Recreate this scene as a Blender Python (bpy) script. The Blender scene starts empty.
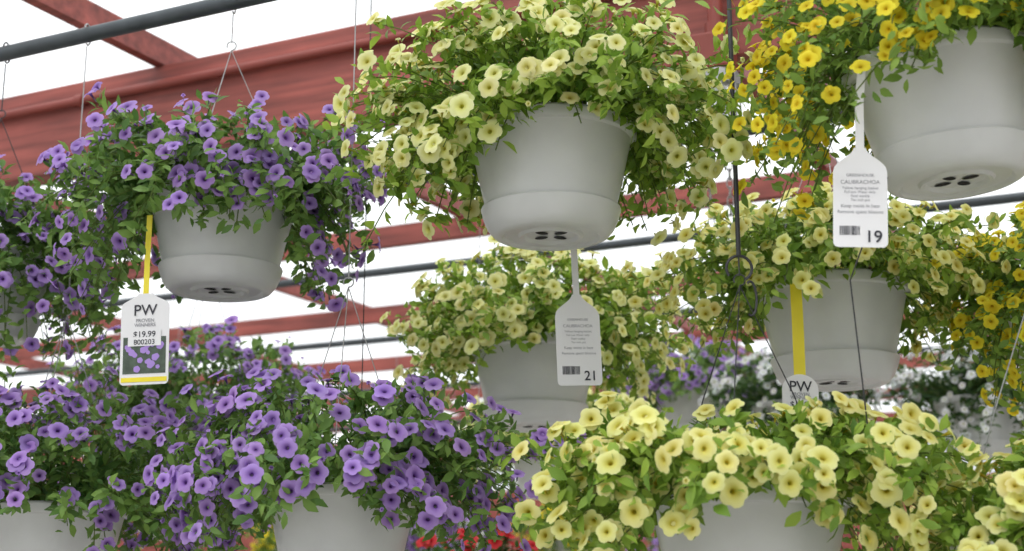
import bpy, math, random
import numpy as np
from mathutils import Vector, Matrix

EYE = 1.6
scene = bpy.context.scene
try:
    scene.view_settings.view_transform = 'Standard'
    scene.view_settings.look = 'None'
except Exception:
    pass

def lin(c):
    return tuple(((v/255)/12.92 if v/255 <= 0.04045 else (((v/255)+0.055)/1.055)**2.4) for v in c)

# ------------------------------------------------------------ materials
def new_mat(name):
    m = bpy.data.materials.new(name); m.use_nodes = True
    nt = m.node_tree
    for n in list(nt.nodes): nt.nodes.remove(n)
    out = nt.nodes.new('ShaderNodeOutputMaterial')
    return m, nt, out

def basic(name, rgb, rough=0.5, metal=0.0, var=0.15, scale=8.0, bump=0.0, bscale=60, spec=0.5):
    m, nt, out = new_mat(name)
    p = nt.nodes.new('ShaderNodeBsdfPrincipled')
    tc = nt.nodes.new('ShaderNodeTexCoord')
    nz = nt.nodes.new('ShaderNodeTexNoise'); nz.inputs['Scale'].default_value = scale; nz.inputs['Detail'].default_value = 5
    nt.links.new(tc.outputs['Object'], nz.inputs['Vector'])
    cr = nt.nodes.new('ShaderNodeValToRGB')
    c = lin(rgb)
    cr.color_ramp.elements[0].position = 0.3; cr.color_ramp.elements[1].position = 0.7
    cr.color_ramp.elements[0].color = (*[v*(1-var) for v in c], 1)
    cr.color_ramp.elements[1].color = (*[min(1, v*(1+var)) for v in c], 1)
    nt.links.new(nz.outputs['Fac'], cr.inputs['Fac'])
    nt.links.new(cr.outputs['Color'], p.inputs['Base Color'])
    p.inputs['Roughness'].default_value = rough
    p.inputs['Metallic'].default_value = metal
    p.inputs['Specular IOR Level'].default_value = spec
    if bump > 0:
        n2 = nt.nodes.new('ShaderNodeTexNoise'); n2.inputs['Scale'].default_value = bscale
        nt.links.new(tc.outputs['Object'], n2.inputs['Vector'])
        b = nt.nodes.new('ShaderNodeBump'); b.inputs['Strength'].default_value = bump; b.inputs['Distance'].default_value = 0.01
        nt.links.new(n2.outputs['Fac'], b.inputs['Height']); nt.links.new(b.outputs['Normal'], p.inputs['Normal'])
    nt.links.new(p.outputs['BSDF'], out.inputs['Surface'])
    return m

def attr_mat(name, transl, rough):
    m, nt, out = new_mat(name)
    a = nt.nodes.new('ShaderNodeAttribute'); a.attribute_name = 'Col'
    p = nt.nodes.new('ShaderNodeBsdfPrincipled'); p.inputs['Roughness'].default_value = rough
    p.inputs['Specular IOR Level'].default_value = 0.35
    t = nt.nodes.new('ShaderNodeBsdfTranslucent')
    mx = nt.nodes.new('ShaderNodeMixShader'); mx.inputs[0].default_value = transl
    nt.links.new(a.outputs['Color'], p.inputs['Base Color'])
    nt.links.new(a.outputs['Color'], t.inputs['Color'])
    nt.links.new(p.outputs['BSDF'], mx.inputs[1]); nt.links.new(t.outputs['BSDF'], mx.inputs[2])
    nt.links.new(mx.outputs[0], out.inputs['Surface'])
    return m

M_leaf = attr_mat('leaf_green', 0.38, 0.42)
M_petal = attr_mat('petal', 0.38, 0.6)
M_pot = basic('grey_plastic', (208, 209, 208), 0.30, var=0.04, scale=14, bump=0.04, bscale=90)
M_soil = basic('potting_soil', (50, 38, 28), 0.95, var=0.4, scale=60)
M_hole = basic('drain_hole_dark', (25, 24, 22), 0.9)
M_wire = basic('galvanized_wire', (160, 160, 160), 0.4, metal=0.4)
M_dwire = basic('dark_wire', (60, 60, 62), 0.5, metal=0.4)
M_pipe = basic('dark_steel_pipe', (72, 78, 82), 0.45, metal=0.3, var=0.15, scale=20)
M_card = basic('tag_card', (226, 225, 226), 0.45, var=0.02)
M_ink = basic('tag_ink', (50, 50, 58), 0.7, var=0.05)
M_ink2 = basic('tag_grey_ink', (140, 140, 146), 0.7, var=0.05)
M_yel = basic('yellow_tape', (232, 214, 50), 0.5, var=0.05)
M_conc = basic('concrete_floor', (160, 157, 151), 0.9, var=0.15, scale=3, bump=0.3)

def wood_mat(name, rgb):
    m, nt, out = new_mat(name)
    p = nt.nodes.new('ShaderNodeBsdfPrincipled'); p.inputs['Roughness'].default_value = 0.6
    tc = nt.nodes.new('ShaderNodeTexCoord'); mp = nt.nodes.new('ShaderNodeMapping')
    mp.inputs['Rotation'].default_value = (0, 0, math.radians(26.2))
    mp2 = nt.nodes.new('ShaderNodeMapping'); mp2.inputs['Scale'].default_value = (1.2, 14, 18)
    nt.links.new(tc.outputs['Object'], mp.inputs['Vector']); nt.links.new(mp.outputs['Vector'], mp2.inputs['Vector'])
    nz = nt.nodes.new('ShaderNodeTexNoise'); nz.inputs['Scale'].default_value = 2.0; nz.inputs['Detail'].default_value = 8
    nt.links.new(mp2.outputs['Vector'], nz.inputs['Vector'])
    cr = nt.nodes.new('ShaderNodeValToRGB'); c = lin(rgb)
    cr.color_ramp.elements[0].position = 0.3; cr.color_ramp.elements[1].position = 0.72
    cr.color_ramp.elements[0].color = (*[v*0.55 for v in c], 1); cr.color_ramp.elements[1].color = (*[v*1.35 for v in c], 1)
    # larger weathered blotches
    n3 = nt.nodes.new('ShaderNodeTexNoise'); n3.inputs['Scale'].default_value = 3.5; n3.inputs['Detail'].default_value = 6
    nt.links.new(tc.outputs['Object'], n3.inputs['Vector'])
    mr = nt.nodes.new('ShaderNodeMapRange'); mr.inputs['From Min'].default_value = 0.3; mr.inputs['From Max'].default_value = 0.7
    mr.inputs['To Min'].default_value = 0.78; mr.inputs['To Max'].default_value = 1.12
    nt.links.new(n3.outputs['Fac'], mr.inputs['Value'])
    mul = nt.nodes.new('ShaderNodeVectorMath'); mul.operation = 'SCALE'
    nt.links.new(nz.outputs['Fac'], cr.inputs['Fac']); nt.links.new(cr.outputs['Color'], mul.inputs[0]); nt.links.new(mr.outputs['Result'], mul.inputs['Scale'])
    nt.links.new(mul.outputs['Vector'], p.inputs['Base Color'])
    b = nt.nodes.new('ShaderNodeBump'); b.inputs['Strength'].default_value = 0.3; b.inputs['Distance'].default_value = 0.005
    nt.links.new(nz.outputs['Fac'], b.inputs['Height']); nt.links.new(b.outputs['Normal'], p.inputs['Normal'])
    nt.links.new(p.outputs['BSDF'], out.inputs['Surface'])
    return m
M_red = wood_mat('red_painted_wood', (152, 77, 68))
M_redpipe = basic('red_painted_conduit', (136, 60, 50), 0.5, var=0.1)
M_green_dark = basic('print_green', (70, 84, 70), 0.5, var=0.3, scale=80)
M_print_purple = basic('print_purple', (160, 130, 200), 0.5, var=0.1)

def roof_mat():
    m, nt, out = new_mat('translucent_roof_sheet')
    t = nt.nodes.new('ShaderNodeBsdfTranslucent'); t.inputs['Color'].default_value = (0.95, 0.96, 0.97, 1)
    tr = nt.nodes.new('ShaderNodeBsdfTransparent'); tr.inputs['Color'].default_value = (0.97, 0.98, 0.98, 1)
    mx = nt.nodes.new('ShaderNodeMixShader')
    tc = nt.nodes.new('ShaderNodeTexCoord')
    nz = nt.nodes.new('ShaderNodeTexNoise'); nz.inputs['Scale'].default_value = 1.6; nz.inputs['Detail'].default_value = 4
    nt.links.new(tc.outputs['Object'], nz.inputs['Vector'])
    mr = nt.nodes.new('ShaderNodeMapRange'); mr.inputs['To Min'].default_value = 0.3; mr.inputs['To Max'].default_value = 0.8
    nt.links.new(nz.outputs['Fac'], mr.inputs['Value']); nt.links.new(mr.outputs['Result'], mx.inputs[0])
    nt.links.new(t.outputs[0], mx.inputs[1]); nt.links.new(tr.outputs[0], mx.inputs[2])
    nt.links.new(mx.outputs[0], out.inputs['Surface'])
    return m
M_roof = roof_mat()
def glass_mat():
    m, nt, out = new_mat('frosted_lamp_glass')
    p = nt.nodes.new('ShaderNodeBsdfPrincipled'); p.inputs['Base Color'].default_value = (0.75, 0.77, 0.78, 1)
    p.inputs['Roughness'].default_value = 0.15; p.inputs['Transmission Weight'].default_value = 0.55
    nt.links.new(p.outputs[0], out.inputs['Surface']); return m
M_glass = glass_mat()

# ------------------------------------------------------------ helpers
def link(o, parent=None):
    scene.collection.objects.link(o)
    if parent is not None: o.parent = parent
    return o

def empty(name, loc=(0, 0, 0)):
    e = bpy.data.objects.new(name, None); e.empty_display_size = 0.05
    e.location = loc
    return link(e)

class MB:
    def __init__(s): s.v = []; s.f = []
    def add(s, V, F):
        o = len(s.v); s.v += [tuple(p) for p in V]; s.f += [tuple(i+o for i in f) for f in F]
    def tube(s, pts, r, n=8, caps=True):
        pts = [Vector(p) for p in pts]; V = []; F = []
        prev = None
        for i, p in enumerate(pts):
            if i == 0: t = pts[1]-pts[0]
            elif i == len(pts)-1: t = pts[-1]-pts[-2]
            else: t = (pts[i+1]-pts[i]).normalized()+(pts[i]-pts[i-1]).normalized()
            if t.length < 1e-9: t = Vector((0, 0, 1))
            t.normalize()
            if prev is None:
                a = Vector((1, 0, 0)) if abs(t.x) < 0.9 else Vector((0, 1, 0))
                u = t.cross(a).normalized()
            else:
                u = (prev - t*prev.dot(t)).normalized()
            prev = u; w = t.cross(u)
            rr = r[i] if isinstance(r, (list, tuple)) else r
            for k in range(n):
                an = 2*math.pi*k/n
                V.append(p+u*math.cos(an)*rr+w*math.sin(an)*rr)
        for i in range(len(pts)-1):
            for k in range(n):
                F.append((i*n+k, i*n+(k+1) % n, (i+1)*n+(k+1) % n, (i+1)*n+k))
        if caps:
            F.append(tuple(range(n-1, -1, -1))); F.append(tuple((len(pts)-1)*n+k for k in range(n)))
        s.add(V, F)
    def lathe(s, prof, n=48, c=(0, 0, 0)):
        V = []; F = []
        for r, z in prof:
            for k in range(n):
                a = 2*math.pi*k/n; V.append((c[0]+r*math.cos(a), c[1]+r*math.sin(a), c[2]+z))
        for i in range(len(prof)-1):
            for k in range(n):
                F.append((i*n+k, i*n+(k+1) % n, (i+1)*n+(k+1) % n, (i+1)*n+k))
        s.add(V, F)
    def box(s, cs):
        s.add(cs, [(0, 3, 2, 1), (4, 5, 6, 7), (0, 1, 5, 4), (1, 2, 6, 5), (2, 3, 7, 6), (3, 0, 4, 7)])
    def build(s, name, mat, parent=None, smooth=True, loc=(0, 0, 0), bevel=0):
        me = bpy.data.meshes.new(name); me.from_pydata(s.v, [], s.f); me.materials.append(mat)
        if smooth:
            me.polygons.foreach_set('use_smooth', [True]*len(me.polygons))
            try: me.set_sharp_from_angle(angle=math.radians(40))
            except Exception: pass
        me.update()
        o = bpy.data.objects.new(name, me); o.location = loc; link(o, parent)
        if bevel:
            b = o.modifiers.new('bevel', 'BEVEL'); b.width = bevel; b.segments = 2
        return o

E1 = Vector((-0.897, 0.442, 0)); E2 = Vector((0.442, 0.897, 0))
def W(a, b, z): return E1*a+E2*b+Vector((0, 0, z+EYE))
def abbox(mb, a0, a1, b0, b1, z0, z1):
    mb.box([W(a0, b0, z0), W(a0, b1, z0), W(a1, b1, z0), W(a1, b0, z0), W(a0, b0, z1), W(a0, b1, z1), W(a1, b1, z1), W(a1, b0, z1)])

# ------------------------------------------------------------ instanced geometry via numpy
def quads_mesh(name, V, Q, C, mat):
    me = bpy.data.meshes.new(name)
    nv = len(V); nq = len(Q)
    me.vertices.add(nv); me.vertices.foreach_set('co', V.astype(np.float32).ravel())
    me.loops.add(nq*4); me.loops.foreach_set('vertex_index', Q.astype(np.int32).ravel())
    me.polygons.add(nq)
    me.polygons.foreach_set('loop_start', np.arange(0, nq*4, 4, dtype=np.int32))
    me.polygons.foreach_set('loop_total', np.full(nq, 4, dtype=np.int32))
    me.polygons.foreach_set('use_smooth', np.ones(nq, dtype=bool))
    me.update(calc_edges=True)
    at = me.color_attributes.new('Col', 'FLOAT_COLOR', 'POINT')
    cc = np.ones((nv, 4), dtype=np.float32); cc[:, :3] = C
    at.data.foreach_set('color', cc.ravel())
    me.materials.append(mat); me.validate()
    return me

def inst(TV, TQ, R, S, T):
    V = np.einsum('nij,nkj->nki', R, TV[None]*S[:, None, :]) + T[:, None, :]
    n = len(TV)
    Q = TQ[None]+(np.arange(len(T))*n)[:, None, None]
    return V.reshape(-1, 3), Q.reshape(-1, 4)

def norm(a): return a/np.maximum(np.linalg.norm(a, axis=-1, keepdims=True), 1e-9)

SEG = 20
def flower_template():
    V = []; ring = []
    for ri, (r, z) in enumerate([(0.06, -0.95), (0.12, -0.35), (0.22, -0.10), (0.60, 0.0), (1.0, 0.0)]):
        for k in range(SEG):
            p = 2*math.pi*k/SEG
            lobe = abs(math.cos(2.5*p))**0.6
            rr = r; zz = z
            if ri == 4: rr = 0.82+0.18*lobe; zz = z-0.10*lobe+0.05*math.sin(3*p+1)
            if ri == 3: rr = 0.60+0.03*lobe; zz = z+0.05*lobe
            V.append((rr*math.cos(p), rr*math.sin(p), zz)); ring.append((ri, lobe))
    Q = []
    for i in range(4):
        for k in range(SEG): Q.append((i*SEG+k, i*SEG+(k+1) % SEG, (i+1)*SEG+(k+1) % SEG, (i+1)*SEG+k))
    return np.array(V), np.array(Q), ring
FV, FQ, FR = flower_template()
LV = []
for i, (w, y, z) in enumerate([(0.06, 0, 0), (0.42, 0.3, 0.05), (0.46, 0.62, 0.04), (0.05, 1.0, -0.08)]):
    LV += [(-w*0.5, y, z+0.10*w), (0, y, z), (w*0.5, y, z+0.10*w)]
LV = np.array(LV); LQ = np.array([(i*3+j, i*3+j+1, (i+1)*3+j+1, (i+1)*3+j) for i in range(3) for j in range(2)])
SV = np.array([(math.cos(k*2.0944), math.sin(k*2.0944), z) for z in (0, 1) for k in range(3)])
SQ = np.array([(k, (k+1) % 3, 3+(k+1) % 3, 3+k) for k in range(3)])

PAL = {
 'pale_yellow': dict(petal=(248, 247, 188), mid=(240, 238, 136), eye=(170, 160, 28), tube=(190, 198, 100), leaf=((92, 132, 44), (172, 200, 82))),
 'soft_yellow': dict(petal=(248, 246, 176), mid=(242, 234, 116), eye=(182, 160, 24), tube=(190, 194, 90), leaf=((88, 128, 44), (166, 194, 80))),
 'golden': dict(petal=(248, 232, 60), mid=(242, 218, 34), eye=(194, 156, 16), tube=(190, 194, 60), leaf=((88, 126, 50), (154, 184, 82))),
 'purple': dict(petal=(198, 164, 232), mid=(162, 120, 208), eye=(74, 32, 104), tube=(160, 150, 165), leaf=((74, 114, 54), (142, 176, 86))),
 'white': dict(petal=(240, 240, 244), mid=(226, 228, 228), eye=(190, 196, 130), tube=(190, 200, 150), leaf=((50, 84, 44), (90, 120, 60))),
 'red': dict(petal=(236, 70, 76), mid=(216, 40, 50), eye=(150, 20, 20), tube=(150, 80, 60), leaf=((50, 90, 40), (90, 130, 60))),
}

def plant_meshes(name, a, up, down, nflow, pal, seed, fr=0.021, front=0.35, nstem=240, leaf_len=0.029, side_l=1.0, side_r=1.0, rimr=0.155, wisp=0.07, nl=27, bias=0.40):
    rng = np.random.default_rng(seed); P = PAL[pal]
    N = nstem
    phi = rng.uniform(0, 2*math.pi, N)
    s = rng.uniform(-0.9, 1.0, N)
    j = rng.uniform(0.80, 1.04, N)
    w = rng.random(N) < wisp
    j[w] = rng.uniform(1.05, 1.22, w.sum())
    lump = 1+0.09*np.sin(3*phi+rng.uniform(0, 6))+0.06*np.sin(5*phi+rng.uniform(0, 6))
    cx = np.cos(phi); sy = np.sin(phi)
    drop = front+(1-front)*np.abs(cx)**1.2
    drop = np.where(sy > 0, np.maximum(drop, 0.5), drop)
    cpos = np.sqrt(np.clip(1-np.clip(s, 0, 1)**2.4, 0, 1))
    cneg = 1-0.35*s**2
    hr = a*np.where(s > 0, cpos, cneg)*j*lump*np.where(cx > 0, side_r, side_l)**np.abs(cx)
    hr = np.where(s < 0, np.maximum(hr, rimr*1.2), hr)
    ez = np.where(s > 0, up*s*np.minimum(j, 1.08), down*s*drop*j*1.1)
    end = np.stack([hr*cx, hr*sy, ez+0.01], 1)
    r0 = np.sqrt(rng.random(N))*rimr*0.75; ph0 = phi+rng.normal(0, 0.6, N)
    p0 = np.stack([r0*np.cos(ph0), r0*np.sin(ph0), np.full(N, -0.015)], 1)
    p1 = p0*0.45+end*0.55
    p1[:, 2] = np.maximum(end[:, 2]*0.75, 0.0)+rng.uniform(0.03, 0.09, N)*np.where(s < 0.3, 1.2, 0.5)
    def bez(i, t):
        t = t[:, None]; return (1-t)**2*p0[i]+2*t*(1-t)*p1[i]+t*t*end[i]
    def tan(i, t):
        t = t[:, None]; return norm(2*(1-t)*(p1[i]-p0[i])+2*t*(end[i]-p1[i]))
    K = 7; ii = np.repeat(np.arange(N), K); tt = np.tile(np.arange(K)/K, N)
    A = bez(ii, tt); B = bez(ii, tt+1/K); d = B-A; L = np.linalg.norm(d, axis=1); z = norm(d)
    x = norm(np.cross(z, np.array([0.3, 0.2, 0.93]))); y = np.cross(z, x)
    R = np.stack([x, y, z], 2); S = np.stack([np.full(len(L), 0.0013)]*2+[L], 1)
    V1, Q1 = inst(SV, SQ, R, S, A)
    C1 = np.tile(np.array(lin((110, 130, 60))), (len(V1), 1))
    ii = np.repeat(np.arange(N), nl)
    t = 1.03-rng.random(N*nl)**1.15*0.8
    T = bez(ii, np.clip(t, 0, 1))+rng.normal(0, 0.009, (N*nl, 3))
    tg = tan(ii, np.clip(t, 0, 1)); ro = norm(rng.normal(0, 1, (N*nl, 3)))
    side = norm(np.cross(tg, ro)); l = norm(tg*rng.uniform(0.1, 0.9, (N*nl, 1))+side*0.8+np.array([0, 0, 0.15]))
    nn = norm(norm(T)*0.8+np.array([0, 0, 0.7])+rng.normal(0, 0.45, (N*nl, 3)))
    x = norm(np.cross(l, nn)); zz = np.cross(x, l)
    R = np.stack([x, l, zz], 2)
    sc = rng.uniform(0.6, 1.25, N*nl)*leaf_len
    S = np.stack([sc*rng.uniform(0.75, 1.15, N*nl), sc, sc], 1)
    V2, Q2 = inst(LV, LQ, R, S, T)
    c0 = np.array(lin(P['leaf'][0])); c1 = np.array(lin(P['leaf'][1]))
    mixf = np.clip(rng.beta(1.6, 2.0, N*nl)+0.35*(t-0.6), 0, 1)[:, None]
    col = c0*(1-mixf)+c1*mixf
    C2 = np.repeat(col, len(LV), 0)
    V = np.concatenate([V1, V2]); Q = np.concatenate([Q1, Q2+len(V1)]); C = np.concatenate([C1, C2])
    fol = quads_mesh(name+'_leaves_and_stems', V, Q, C, M_leaf)
    ii = rng.integers(0, N, nflow); t = 1-rng.random(nflow)**1.5*0.40
    T = bez(ii, t); out = norm(T*np.array([1, 1, 1.3])+np.array([0, 0, 0.05]))
    n = norm(out*0.9+np.array([0, -bias, 0.22])+rng.normal(0, 0.36, (nflow, 3)))
    T = T+out*0.020+n*0.012+rng.normal(0, 0.009, (nflow, 3))
    x = norm(np.cross(n, rng.normal(0, 1, (nflow, 3)))); y = np.cross(n, x)
    R = np.stack([x, y, n], 2)
    f = rng.uniform(0.78, 1.1, nflow)*fr
    bud = rng.random(nflow) < 0.09
    wide = np.where(bud, 0.28, rng.uniform(0.9, 1.05, nflow)); dz = np.where(bud, 1.2, rng.uniform(0.7, 1.4, nflow))
    S = np.stack([f*wide, f*wide*rng.uniform(0.85, 1.0, nflow), f*dz], 1)
    V, Q = inst(FV, FQ, R, S, T)
    pt, md, ey, tb = [np.array(lin(P[k])) for k in ('petal', 'mid', 'eye', 'tube')]
    base = []
    for ri, lobe in FR:
        base.append([tb, ey, md*0.65+ey*0.35, md*(0.4)+pt*0.6, pt*1.0 if lobe > 0.35 else pt*0.7+md*0.3][ri])
    base = np.array(base)
    var = rng.uniform(0.86, 1.05, (nflow, 1, 1))*(1+rng.normal(0, 0.02, (nflow, 1, 3)))
    C = np.clip(base[None]*var, 0, 0.95).reshape(-1, 3)
    flo = quads_mesh(name+'_flowers', V, Q, C, M_petal)
    return fol, flo

# ------------------------------------------------------------ pot
def pot_mesh():
    mb = MB()
    prof = [(0.0, 0.006), (0.045, 0.006), (0.05, 0.0), (0.056, 0.0), (0.06, 0.005), (0.084, 0.005), (0.089, 0.0), (0.097, 0.0), (0.105, 0.004), (0.115, 0.016), (0.1220, 0.032), (0.1260, 0.046), (0.1272, 0.050),
            (0.1260, 0.0530), (0.1195, 0.0535), (0.1195, 0.056), (0.1465, 0.176), (0.148, 0.179), (0.1565, 0.181), (0.1585, 0.185), (0.1585, 0.199), (0.155, 0.203), (0.149, 0.203),
            (0.146, 0.198), (0.143, 0.175), (0.117, 0.060), (0.0, 0.060)]
    mb.lathe(prof, 64)
    me = bpy.data.meshes.new('pot'); me.from_pydata(mb.v, [], mb.f); me.materials.append(M_pot); me.materials.append(M_soil); me.materials.append(M_hole)
    import bmesh
    bm = bmesh.new(); bm.from_mesh(me)
    for f in bm.faces: f.smooth = True
    def disc(cx, cy, z, rx, ry, mi, rot=0, n=20, dn=False):
        vs = []
        for k in range(n):
            a = 2*math.pi*k/n; x = rx*math.cos(a); y = ry*math.sin(a)
            vs.append(bm.verts.new((cx+x*math.cos(rot)-y*math.sin(rot), cy+x*math.sin(rot)+y*math.cos(rot), z)))
        f = bm.faces.new(vs if not dn else vs[::-1]); f.material_index = mi
    disc(0, 0, 0.182, 0.144, 0.144, 1, n=32)
    for k in range(4):
        a = math.pi/4+k*math.pi/2
        disc(0.024*math.cos(a), 0.024*math.sin(a), 0.0045, 0.014, 0.009, 2, rot=a, dn=True)
    bm.to_mesh(me); bm.free()
    try: me.set_sharp_from_angle(angle=math.radians(35))
    except Exception: pass
    return me
POT = pot_mesh()

def basket(name, x, y, zb, scale=1.0, meshes=None, hang_z=1.245, hang_xy=None, apex=0.36, tilt=(0, 0), wires=3, wphase=0.5, wmat=None):
    """x,y,zb = centre of pot base (z relative to the eye level)"""
    e = empty(name, (x, y, zb+EYE))
    rx, ry = tilt
    p = bpy.data.objects.new('pot', POT); p.scale = (scale,)*3; p.rotation_euler = (rx, ry, 0); link(p, e)
    rim = 0.195*scale
    if meshes:
        for m, nm in zip(meshes, ('foliage', 'flowers')):
            o = bpy.data.objects.new(nm, m); o.location = (0, 0, rim); link(o, e)
    mb = MB()
    hx, hy = (0, 0) if hang_xy is None else (hang_xy[0]-x, hang_xy[1]-y)
    top = Vector((hx*0.3, hy*0.3, rim+apex)); hook = Vector((hx, hy, hang_z-zb))
    for k in range(wires):
        a = wphase+2*math.pi*k/wires
        st = Vector((0.150*scale*math.cos(a), 0.150*scale*math.sin(a), rim-0.005))
        mid = (st+top)*0.5+Vector((math.cos(a), math.sin(a), 0))*0.006
        mb.tube([st, mid, top], 0.0011, 6)
    loop = [top+Vector((0.010*math.sin(t), 0, 0.010-0.010*math.cos(t))) for t in np.linspace(0, 5.2, 12)]
    mb.tube(loop, 0.0015, 6)
    if (hook-top).length > 0.05:
        d = (hook-top)
        mb.tube([top+Vector((0, 0, 0.017)), top+d*0.5, hook-Vector((0, 0, 0.01))], 0.0014, 6)
        mb.tube([hook+Vector((0, 0.024*math.sin(t), 0.012-0.024*math.cos(t)+0.006)) for t in np.linspace(-0.2, 4.4, 14)], 0.0020, 6)
    mb.build('hanger', wmat or M_wire, e)
    return e

# row on the front pipe
PA = plant_meshes('pale_yellow_a', 0.345, 0.215, 0.21, 680, 'pale_yellow', 11, fr=0.0208, front=0.22, nstem=300, bias=0.5)
basket('hanging_yellow_petunia_basket', 0.072, 2.50, 0.648, 1.02, PA, apex=0.42, wphase=0.9)
PB = plant_meshes('golden_b', 0.33, 0.24, 0.25, 1050, 'golden', 12, fr=0.0160, front=0.08, leaf_len=0.025, side_l=1.15, nstem=320, bias=0.5)
basketB = basket('hanging_golden_calibrachoa_basket', 0.722, 2.18, 0.656, 1.02, PB, apex=0.38, tilt=(0, -0.06))
PC = plant_meshes('purple_c', 0.315, 0.170, 0.27, 470, 'purple', 13, fr=0.0195, front=0.35, wisp=0.10, side_l=1.08, side_r=1.08, nstem=270, bias=0.5)
basket('hanging_purple_calibrachoa_basket', -0.605, 2.832, 0.617, 1.0, PC, apex=0.34, wphase=0.3)
PK = plant_meshes('purple_k', 0.28, 0.17, 0.28, 350, 'purple', 14, fr=0.0195, front=0.9)
basket('hanging_purple_calibrachoa_basket', -1.20, 3.12, 0.57, 0.97, PK, apex=0.34, wmat=M_dwire)
# lower tier
PF = plant_meshes('purple_f', 0.345, 0.20, 0.13, 560, 'purple', 15, fr=0.0200, front=0.35, nstem=270, bias=0.5)
basket('hanging_purple_calibrachoa_basket', -0.322, 2.69, 0.012, 0.95, PF, apex=0.40)
PG = plant_meshes('purple_g', 0.385, 0.25, 0.17, 580, 'purple', 16, fr=0.0200, front=0.35, nstem=270, bias=0.5)
basket('hanging_purple_calibrachoa_basket', -0.975, 3.01, -0.01, 1.0, PG, apex=0.42)
PH = plant_meshes('soft_yellow_h', 0.365, 0.115, 0.15, 500, 'soft_yellow', 17, fr=0.0220, front=0.3, leaf_len=0.031, wisp=0.04)
basketH = basket('hanging_yellow_petunia_basket', 0.390, 2.34, -0.050, 1.09, PH, apex=0.36, wphase=0.2, wmat=M_dwire)
PJ = plant_meshes('soft_yellow_j', 0.20, 0.14, 0.16, 230, 'soft_yellow', 18, fr=0.0215, front=0.5, nstem=130)
basket('hanging_yellow_petunia_basket', 0.82, 2.13, -0.12, 1.0, PJ, apex=0.42)
# second row
PD = plant_meshes('pale_yellow_d', 0.345, 0.22, 0.17, 720, 'pale_yellow', 19, fr=0.0205, front=0.25, bias=0.5)
basket('hanging_yellow_petunia_basket', 0.057, 3.45, 0.410, 1.04, PD, hang_z=1.33, apex=0.4)
PE = plant_meshes('soft_yellow_e', 0.35, 0.175, 0.16, 720, 'soft_yellow', 20, fr=0.0195, front=0.2, bias=0.5)
basket('hanging_yellow_petunia_basket', 0.70, 3.0, 0.45, 1.08, PE, hang_z=1.33, hang_xy=(0.75, 3.2), apex=0.4)
PI = plant_meshes('golden_i', 0.26, 0.17, 0.26, 560, 'golden', 21, fr=0.0165, front=0.8)
basket('hanging_golden_calibrachoa_basket', 1.17, 2.83, 0.41, 1.0, PI, hang_z=1.33, apex=0.4)
PM = plant_meshes('purple_m', 0.36, 0.24, 0.30, 540, 'purple', 22, fr=0.0200, front=0.9)
basket('hanging_purple_calibrachoa_basket', -0.87, 3.9, 0.29, 1.0, PM, hang_z=1.33, apex=0.45)
# distant rows
PW = plant_meshes('white_l', 0.29, 0.18, 0.26, 600, 'white', 23, fr=0.016, front=0.9, nstem=150)
PR = plant_meshes('red_r', 0.24, 0.16, 0.16, 170, 'red', 24, fr=0.026, front=0.8, nstem=120)
for x, y, z in [(1.04, 5.1, 0.49), (1.64, 4.9, 0.48), (2.24, 4.6, 0.47), (1.40, 6.5, 0.52)]:
    basket('hanging_white_bacopa_basket', x, y, z, 1.0, PW, apex=0.5)
basket('hanging_purple_calibrachoa_basket', 0.76, 5.9, 0.66, 1.0, PF, apex=0.45)
basket('hanging_red_geranium_basket', -0.10, 4.2, -0.19, 1.0, PR, apex=0.5)
basket('hanging_green_petunia_basket', 0.14, 5.2, 0.36, 1.0, PD, apex=0.45)
for i, (x, y, z, m) in enumerate([(-0.55, 6.6, 0.05, PC), (0.30, 7.5, 0.12, PI), (0.95, 7.2, -0.1, PM), (2.05, 5.9, 0.1, PE), (-1.5, 6.2, 0.25, PK), (2.9, 5.6, 0.3, PF),
                                  (-0.35, 8.4, 0.1, PW), (0.6, 9.0, 0.3, PR), (-1.3, 8.6, 0.15, PI)]):
    basket('hanging_mixed_flower_basket', x, y, z, 1.0, m, apex=0.5)

# ------------------------------------------------------------ greenhouse structure
mb = MB(); abbox(mb, -9, 11, 3.215, 3.305, 1.33, 1.63)
mb.build('main_roof_beam', M_red, smooth=False, bevel=0.006)
mb = MB()
mb.tube([W(-9, 3.195, 1.555), W(11, 3.195, 1.555)], 0.014, 12)
a = -8.6
while a < 11:
    mb.tube([W(a, 3.195, 1.555), W(a+0.03, 3.195, 1.555)], 0.019, 12); a += 1.3
mb.build('conduit_along_beam', M_redpipe)
for i, b in enumerate([5.2, 6.7, 8.2, 9.7, 11.2, 12.7]):
    mb = MB(); abbox(mb, -12, 14, b, b+0.05, 1.54, 1.63)
    mb.build('roof_purlin', M_red, smooth=False)
for i, b in enumerate([2.268, 3.588, 4.62, 5.9, 7.4, 9.0, 11.0]):
    mb = MB(); mb.tube([W(-10, b, 1.262), W(12, b, 1.262)], 0.0165 if i else 0.0175, 12)
    mb.build('hanging_pipe', M_pipe)
mb = MB()
a = -13.2
while a < 14.1:
    abbox(mb, a, a+0.04, -3, 14.4, 1.63, 1.71); a += 1.6
mb.build('roof_rafters', M_red, smooth=False)
mb = MB(); abbox(mb, -14, 15, -3, 14.6, 1.715, 1.723); mb.build('ceiling', M_roof, smooth=False)
mb = MB()
for k in range(20):
    z0 = -1.6+k*0.14; abbox(mb, -14, 15, 14.42, 14.5, z0, z0+0.132)
abbox(mb, -14, 15, 14.46, 14.52, -1.6, 1.2)
mb.build('wall_back', M_red, smooth=False)
mb = MB()
a = -14
while a < 15.1:
    abbox(mb, a, a+0.09, 14.42, 14.52, 1.2, 1.63); a += 1.2
abbox(mb, -14, 15, 14.42, 14.52, 1.55, 1.63)
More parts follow.
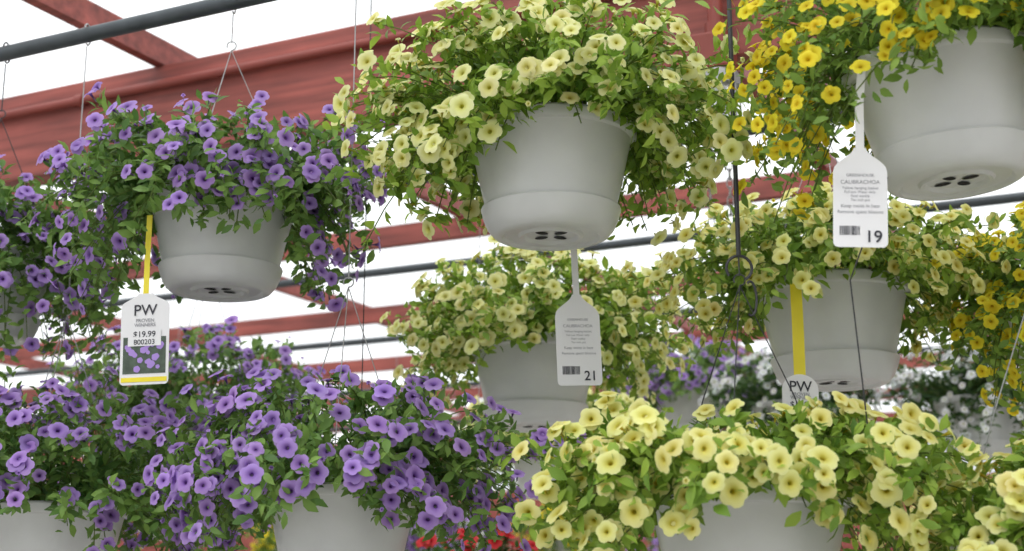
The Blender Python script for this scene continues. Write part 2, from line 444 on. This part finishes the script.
mb.build('window_1', M_red, smooth=False)
mb = MB(); abbox(mb, -30, 30, -10, 30, -1.7, -1.6); mb.build('floor', M_conc, smooth=False)
for a in (-4.5, 7.5):
    for b in (3.26, 8.2, 12.7):
        mb = MB(); abbox(mb, a, a+0.12, b-0.045, b+0.045, -1.6, 1.33 if b < 4 else 1.54)
        mb.build('roof_post', M_red, smooth=False, bevel=0.004)
# junction box with jar light
ja = 1.0
e = empty('jar_ceiling_light')
mb = MB(); abbox(mb, ja-0.05, ja+0.06, 3.12, 3.212, 1.27, 1.37); mb.build('junction_box', M_redpipe, e, smooth=False, bevel=0.008)
mb = MB(); mb.tube([W(ja-0.01, 3.16, 1.37), W(ja-0.01, 3.16, 1.66)], 0.019, 12)
mb.tube([W(ja-0.01, 3.16, 1.37), W(ja-0.01, 3.16, 1.40)], 0.027, 12)
mb.tube([W(ja-0.01, 3.16, 1.50), W(ja-0.01, 3.16, 1.515)], 0.024, 12); mb.build('drop_conduit', M_redpipe, e)
c = W(ja-0.01, 3.165, 0)
mb = MB(); mb.lathe([(0.0, 1.27), (0.05, 1.27), (0.055, 1.262), (0.055, 1.235), (0.04, 1.23), (0, 1.23)], 24, (c.x, c.y, EYE)); mb.build('lamp_collar', M_wire, e)
mb = MB(); mb.lathe([(0.040, 1.232), (0.044, 1.20), (0.044, 1.13), (0.038, 1.10), (0.022, 1.083), (0.0, 1.078)], 24, (c.x, c.y, EYE)); mb.build('glass_jar', M_glass, e)
mb = MB()
for k in range(4):
    an = k*math.pi/4
    d = Vector((math.cos(an), math.sin(an), 0)); cz = Vector((c.x, c.y, EYE))
    pts = [cz+d*r+Vector((0, 0, z)) for r, z in [(0.052, 1.235), (0.054, 1.18), (0.052, 1.12), (0.035, 1.08), (0.0, 1.062), (-0.035, 1.08), (-0.052, 1.12), (-0.054, 1.18), (-0.052, 1.235)]]
    mb.tube(pts, 0.0025, 6)
pts = [Vector((c.x+0.054*math.cos(t), c.y+0.054*math.sin(t), EYE+1.16)) for t in np.linspace(0, 2*math.pi, 25)]
mb.tube(pts, 0.0025, 6); mb.build('wire_cage', M_wire, e)
mb = MB()
mb.box([W(0.83, 3.31, 1.30), W(0.83, 4.5, 1.53), W(0.90, 4.5, 1.53), W(0.90, 3.31, 1.30), W(0.83, 3.31, 1.39), W(0.83, 4.5, 1.62), W(0.90, 4.5, 1.62), W(0.90, 3.31, 1.39)])
mb.build('diagonal_brace', M_red, smooth=False)

def chain(x, y, ztop, n):
    mb = MB()
    for i in range(n):
        c = Vector((x, y, EYE+ztop-0.026*i)); pts = []
        for t in np.linspace(0, 2*math.pi, 15):
            u = 0.0085*math.cos(t); w = 0.017*math.sin(t)
            pts.append(c+(Vector((u, 0, w)) if i % 2 else Vector((0, u, w))))
        mb.tube(pts, 0.0022, 6)
    return mb.build('hanging_chain', M_wire)
chain(0.60, 3.70, 1.245, 13); chain(0.55, 3.73, 1.245, 10)

mb = MB()
mb.tube([(-0.335, 3.10, EYE+1.63), (-0.335, 3.10, EYE+0.9), (-0.335, 3.10, EYE+0.30)], 0.0014, 6); mb.build('hanging_wire', M_dwire)
bx = Vector((0.722, 2.18, 0.656))
mb = MB()
mb.tube([Vector((0.62, 2.16, 0.70))-bx, Vector((0.545, 2.2, 0.50))-bx, Vector((0.565, 2.2, 0.18))-bx], 0.0013, 6); mb.build('loose_wire', M_dwire, basketB)

mb = MB(); hx, hy, hz = 0, 0, 0.05
mb.tube([(hx, hy, hz+1.24), (hx, hy, hz+0.60), (hx, hy, hz+0.575)], 0.0042, 8)
pts = [(hx+0.022*math.sin(t), hy, hz+0.553+0.022*math.cos(t)) for t in np.linspace(-2.2, 2.6, 16)]
mb.tube(pts, 0.0026, 8)
pts = [(hx+0.018+0.010*math.sin(t), hy, hz+0.50+0.03*math.cos(t)) for t in np.linspace(-0.5, 3.6, 16)]
mb.tube(pts, 0.0022, 8)
mb.build('steel_hook_rod', M_dwire, basketH)

# ------------------------------------------------------------ tags
def outline_tag(w, h, neck_w, shoulder):
    pts = []
    r = 0.008; n = 5
    for k in range(n+1):
        a = -math.pi/2+k*(math.pi/2)/n; pts.append((w/2-r+r*math.cos(a), -h/2+r+r*math.sin(a)))
    zs = h/2-shoulder
    for k in range(9):
        t = k/8; f = (1-math.cos(math.pi*t))/2
        pts.append((w/2+(neck_w/2-w/2)*f**0.85, zs+shoulder*(t**0.8)))
    L = [(-x, z) for x, z in pts[::-1]]
    return pts+L

def arch_tag(w, h):
    pts = [(w/2, -h/2), (w/2, h/2-w*0.42)]
    for k in range(1, 14):
        t = math.pi*k/14; pts.append((w/2*math.cos(t), h/2-w*0.42+w*0.42*math.sin(t)))
    return pts+[(-w/2, h/2-w*0.42), (-w/2, -h/2)]

def slab(name, pts, th, mat, parent, y=0.0):
    n = len(pts); V = [(x, y, z) for x, z in pts]+[(x, y+th, z) for x, z in pts]
    F = [tuple(range(n)), tuple(range(2*n-1, n-1, -1))]+[(i, i+n, (i+1) % n+n, (i+1) % n) for i in range(n)]
    mb = MB(); mb.add(V, F); return mb.build(name, mat, parent, smooth=False)

def rect(x0, x1, z0, z1): return [(x0, z0), (x1, z0), (x1, z1), (x0, z1)]

def text(s, size, x, z, mat, parent, name, y=-0.0012, bold=0.0):
    cu = bpy.data.curves.new(name, 'FONT'); cu.body = s; cu.size = 1.0; cu.align_x = 'CENTER'; cu.align_y = 'CENTER'; cu.offset = bold
    to = bpy.data.objects.new(name+'_tmp', cu); scene.collection.objects.link(to)
    bpy.context.view_layer.update()
    me = bpy.data.meshes.new_from_object(to.evaluated_get(bpy.context.evaluated_depsgraph_get()))
    bpy.data.objects.remove(to)
    me.transform(Matrix.Scale(size, 4))
    me.materials.clear(); me.materials.append(mat)
    o = bpy.data.objects.new(name, me); o.location = (x, y, z); o.rotation_euler = (math.pi/2, 0, 0); link(o, parent)

def strap(name, pts, w, mat, parent):
    V = []; F = []
    for p in pts:
        V += [(p[0]-w/2, p[1], p[2]), (p[0]+w/2, p[1], p[2]), (p[0]+w/2, p[1]+0.0007, p[2]), (p[0]-w/2, p[1]+0.0007, p[2])]
    for i in range(len(pts)-1):
        for k in range(4): F.append((i*4+k, i*4+(k+1) % 4, (i+1)*4+(k+1) % 4, (i+1)*4+k))
    F += [(0, 3, 2, 1), tuple(len(V)-4+k for k in range(4))]
    mb = MB(); mb.add(V, F); mb.build(name, mat, parent, smooth=False)

def number_tag(num, loc, w, h, rot, straptop):
    e = empty('plant_price_tag', loc); e.rotation_euler = rot
    slab('card', outline_tag(w, h, 0.018, h*0.24), 0.0008, M_card, e)
    text(num, 0.026, w*0.24, -h*0.40, M_ink, e, 'number', bold=0.012)
    for i, (s, z, sz) in enumerate([('GREENHOUSE', 0.22, 0.0065), ('CALIBRACHOA', 0.15, 0.0085), ('Yellow hanging basket', 0.09, 0.006), ('Full sun. Water daily.', 0.05, 0.0055), ('Feed weekly', 0.01, 0.0055), ('Ten inch pot', -0.03, 0.0055), ('Keep moist in heat', -0.09, 0.0075), ('Remove spent blooms', -0.15, 0.0075)]):
        text(s, sz, 0, z*h, M_ink2, e, 'print_line_%d' % i, y=-0.0006, bold=0.0)
    rng = random.Random(5); x = -w*0.38
    mb = MB()
    while x < w*0.0:
        bw = rng.choice([0.0006, 0.0011, 0.0016])
        mb.box([(x, -0.0007, -h*0.38), (x, 0, -h*0.38), (x+bw, 0, -h*0.38), (x+bw, -0.0007, -h*0.38), (x, -0.0007, -h*0.29), (x, 0, -h*0.29), (x+bw, 0, -h*0.29), (x+bw, -0.0007, -h*0.29)])
        x += bw+rng.choice([0.0007, 0.0012])
    mb.build('barcode', M_ink, e, smooth=False)
    strap('strap', [(0, 0, h/2-0.004), (0.0, 0.004, h*0.5+(straptop-h*0.5)*0.5), (straptop*0.03, 0.02, straptop)], 0.013, M_card, e)
    return e

number_tag('19', (0.525, 2.03, 0.590+EYE), 0.080, 0.158, (math.radians(-3), math.radians(3), math.radians(-8)), 0.235)
number_tag('21', (0.128, 2.66, 0.487+EYE), 0.088, 0.178, (0, math.radians(-2), math.radians(10)), 0.34)

def picture_tag(loc, w, h, rot, straptop, smat, sw, seed, arch=False):
    e = empty('plant_label_tag', loc); e.rotation_euler = rot
    slab('card', arch_tag(w, h) if arch else outline_tag(w, h, 0.030, h*0.14), 0.0008, M_card, e)
    text('PW', 0.030, 0, h*0.31, M_ink, e, 'logo_letters', bold=0.008)
    text('PROVEN', 0.0095, 0, h*0.20, M_ink2, e, 'logo_line_1', bold=0.01); text('WINNERS', 0.0095, 0, h*0.15, M_ink2, e, 'logo_line_2', bold=0.01)
    slab('price_sticker', rect(-w*0.34, w*0.34, -h*0.08, h*0.10), 0.0006, M_card, e, y=-0.0022)
    text('$19.99', 0.016, w*0.0, h*0.045, M_ink, e, 'price', y=-0.0028, bold=0.015); text('800203', 0.014, w*0.0, -h*0.04, M_ink, e, 'code', y=-0.0028, bold=0.01)
    slab('yellow_band', rect(-w*0.47, w*0.47, -h*0.47, -h*0.42), 0.0006, M_yel, e, y=-0.0009)
    slab('picture_ground', rect(-w*0.44, w*0.44, -h*0.38, 0.02*h), 0.0004, M_green_dark, e, y=-0.0007)
    rng = random.Random(seed); mb = MB()
    for k in range(24):
        cx = rng.uniform(-w*0.37, w*0.37); cz = rng.uniform(-h*0.34, -h*0.04); r = rng.uniform(0.004, 0.0075); n = 15
        V = [(cx, -0.0014-k*0.00001, cz)]+[(cx+r*(0.8+0.2*abs(math.cos(2.5*t*2*math.pi/n)))*math.cos(2*math.pi*t/n), -0.0012-k*0.00001, cz+r*(0.8+0.2*abs(math.cos(2.5*t*2*math.pi/n)))*math.sin(2*math.pi*t/n)) for t in range(n)]
        mb.add(V, [(0, 1+t, 1+(t+1) % n) for t in range(n)])
    mb.build('picture_flowers', M_print_purple, e, smooth=False)
    strap('strap', [(0, 0, h/2-0.004), (0, 0.004, (h*0.5+straptop)*0.5), (0, 0.012, straptop)], sw, smat, e)
picture_tag((-0.706, 2.65, 0.487+EYE), 0.095, 0.178, (0, math.radians(-2), math.radians(-4)), 0.25, M_yel, 0.011, 3)
picture_tag((0.572, 2.76, 0.368+EYE), 0.074, 0.135, (0, math.radians(1), math.radians(5)), 0.265, M_yel, 0.024, 4, arch=True)

# ------------------------------------------------------------ light
w = bpy.data.worlds.new('overcast'); scene.world = w; w.use_nodes = True
nt = w.node_tree; bg = nt.nodes.get('Background') or nt.nodes.new('ShaderNodeBackground')
tc = nt.nodes.new('ShaderNodeTexCoord'); sp = nt.nodes.new('ShaderNodeSeparateXYZ'); cr = nt.nodes.new('ShaderNodeValToRGB')
nt.links.new(tc.outputs['Generated'], sp.inputs[0]); nt.links.new(sp.outputs['Z'], cr.inputs['Fac'])
cr.color_ramp.elements[0].position = 0.0; cr.color_ramp.elements[0].color = (0.62, 0.65, 0.68, 1)
cr.color_ramp.elements[1].position = 0.35; cr.color_ramp.elements[1].color = (0.96, 0.98, 1.0, 1)
nt.links.new(cr.outputs['Color'], bg.inputs['Color']); bg.inputs['Strength'].default_value = 1.15
sd = bpy.data.lights.new('sun', 'SUN'); sd.energy = 2.8; sd.angle = math.radians(20); sd.color = (1.0, 0.98, 0.95)
so = bpy.data.objects.new('sun', sd); so.rotation_euler = (math.radians(40), 0, math.radians(-30)); so.location = (0, 0, 8); link(so)

# ------------------------------------------------------------ camera
cd = bpy.data.cameras.new('camera'); cam = bpy.data.objects.new('camera', cd); link(cam)
cam.location = (0, 0, EYE); cam.rotation_euler = (math.radians(103), 0, 0)
cd.sensor_width = 36; cd.lens = 1400/1024*36; cd.clip_start = 0.05; cd.clip_end = 200
cd.dof.use_dof = True; cd.dof.focus_distance = 2.55; cd.dof.aperture_fstop = 4.0
scene.camera = cam
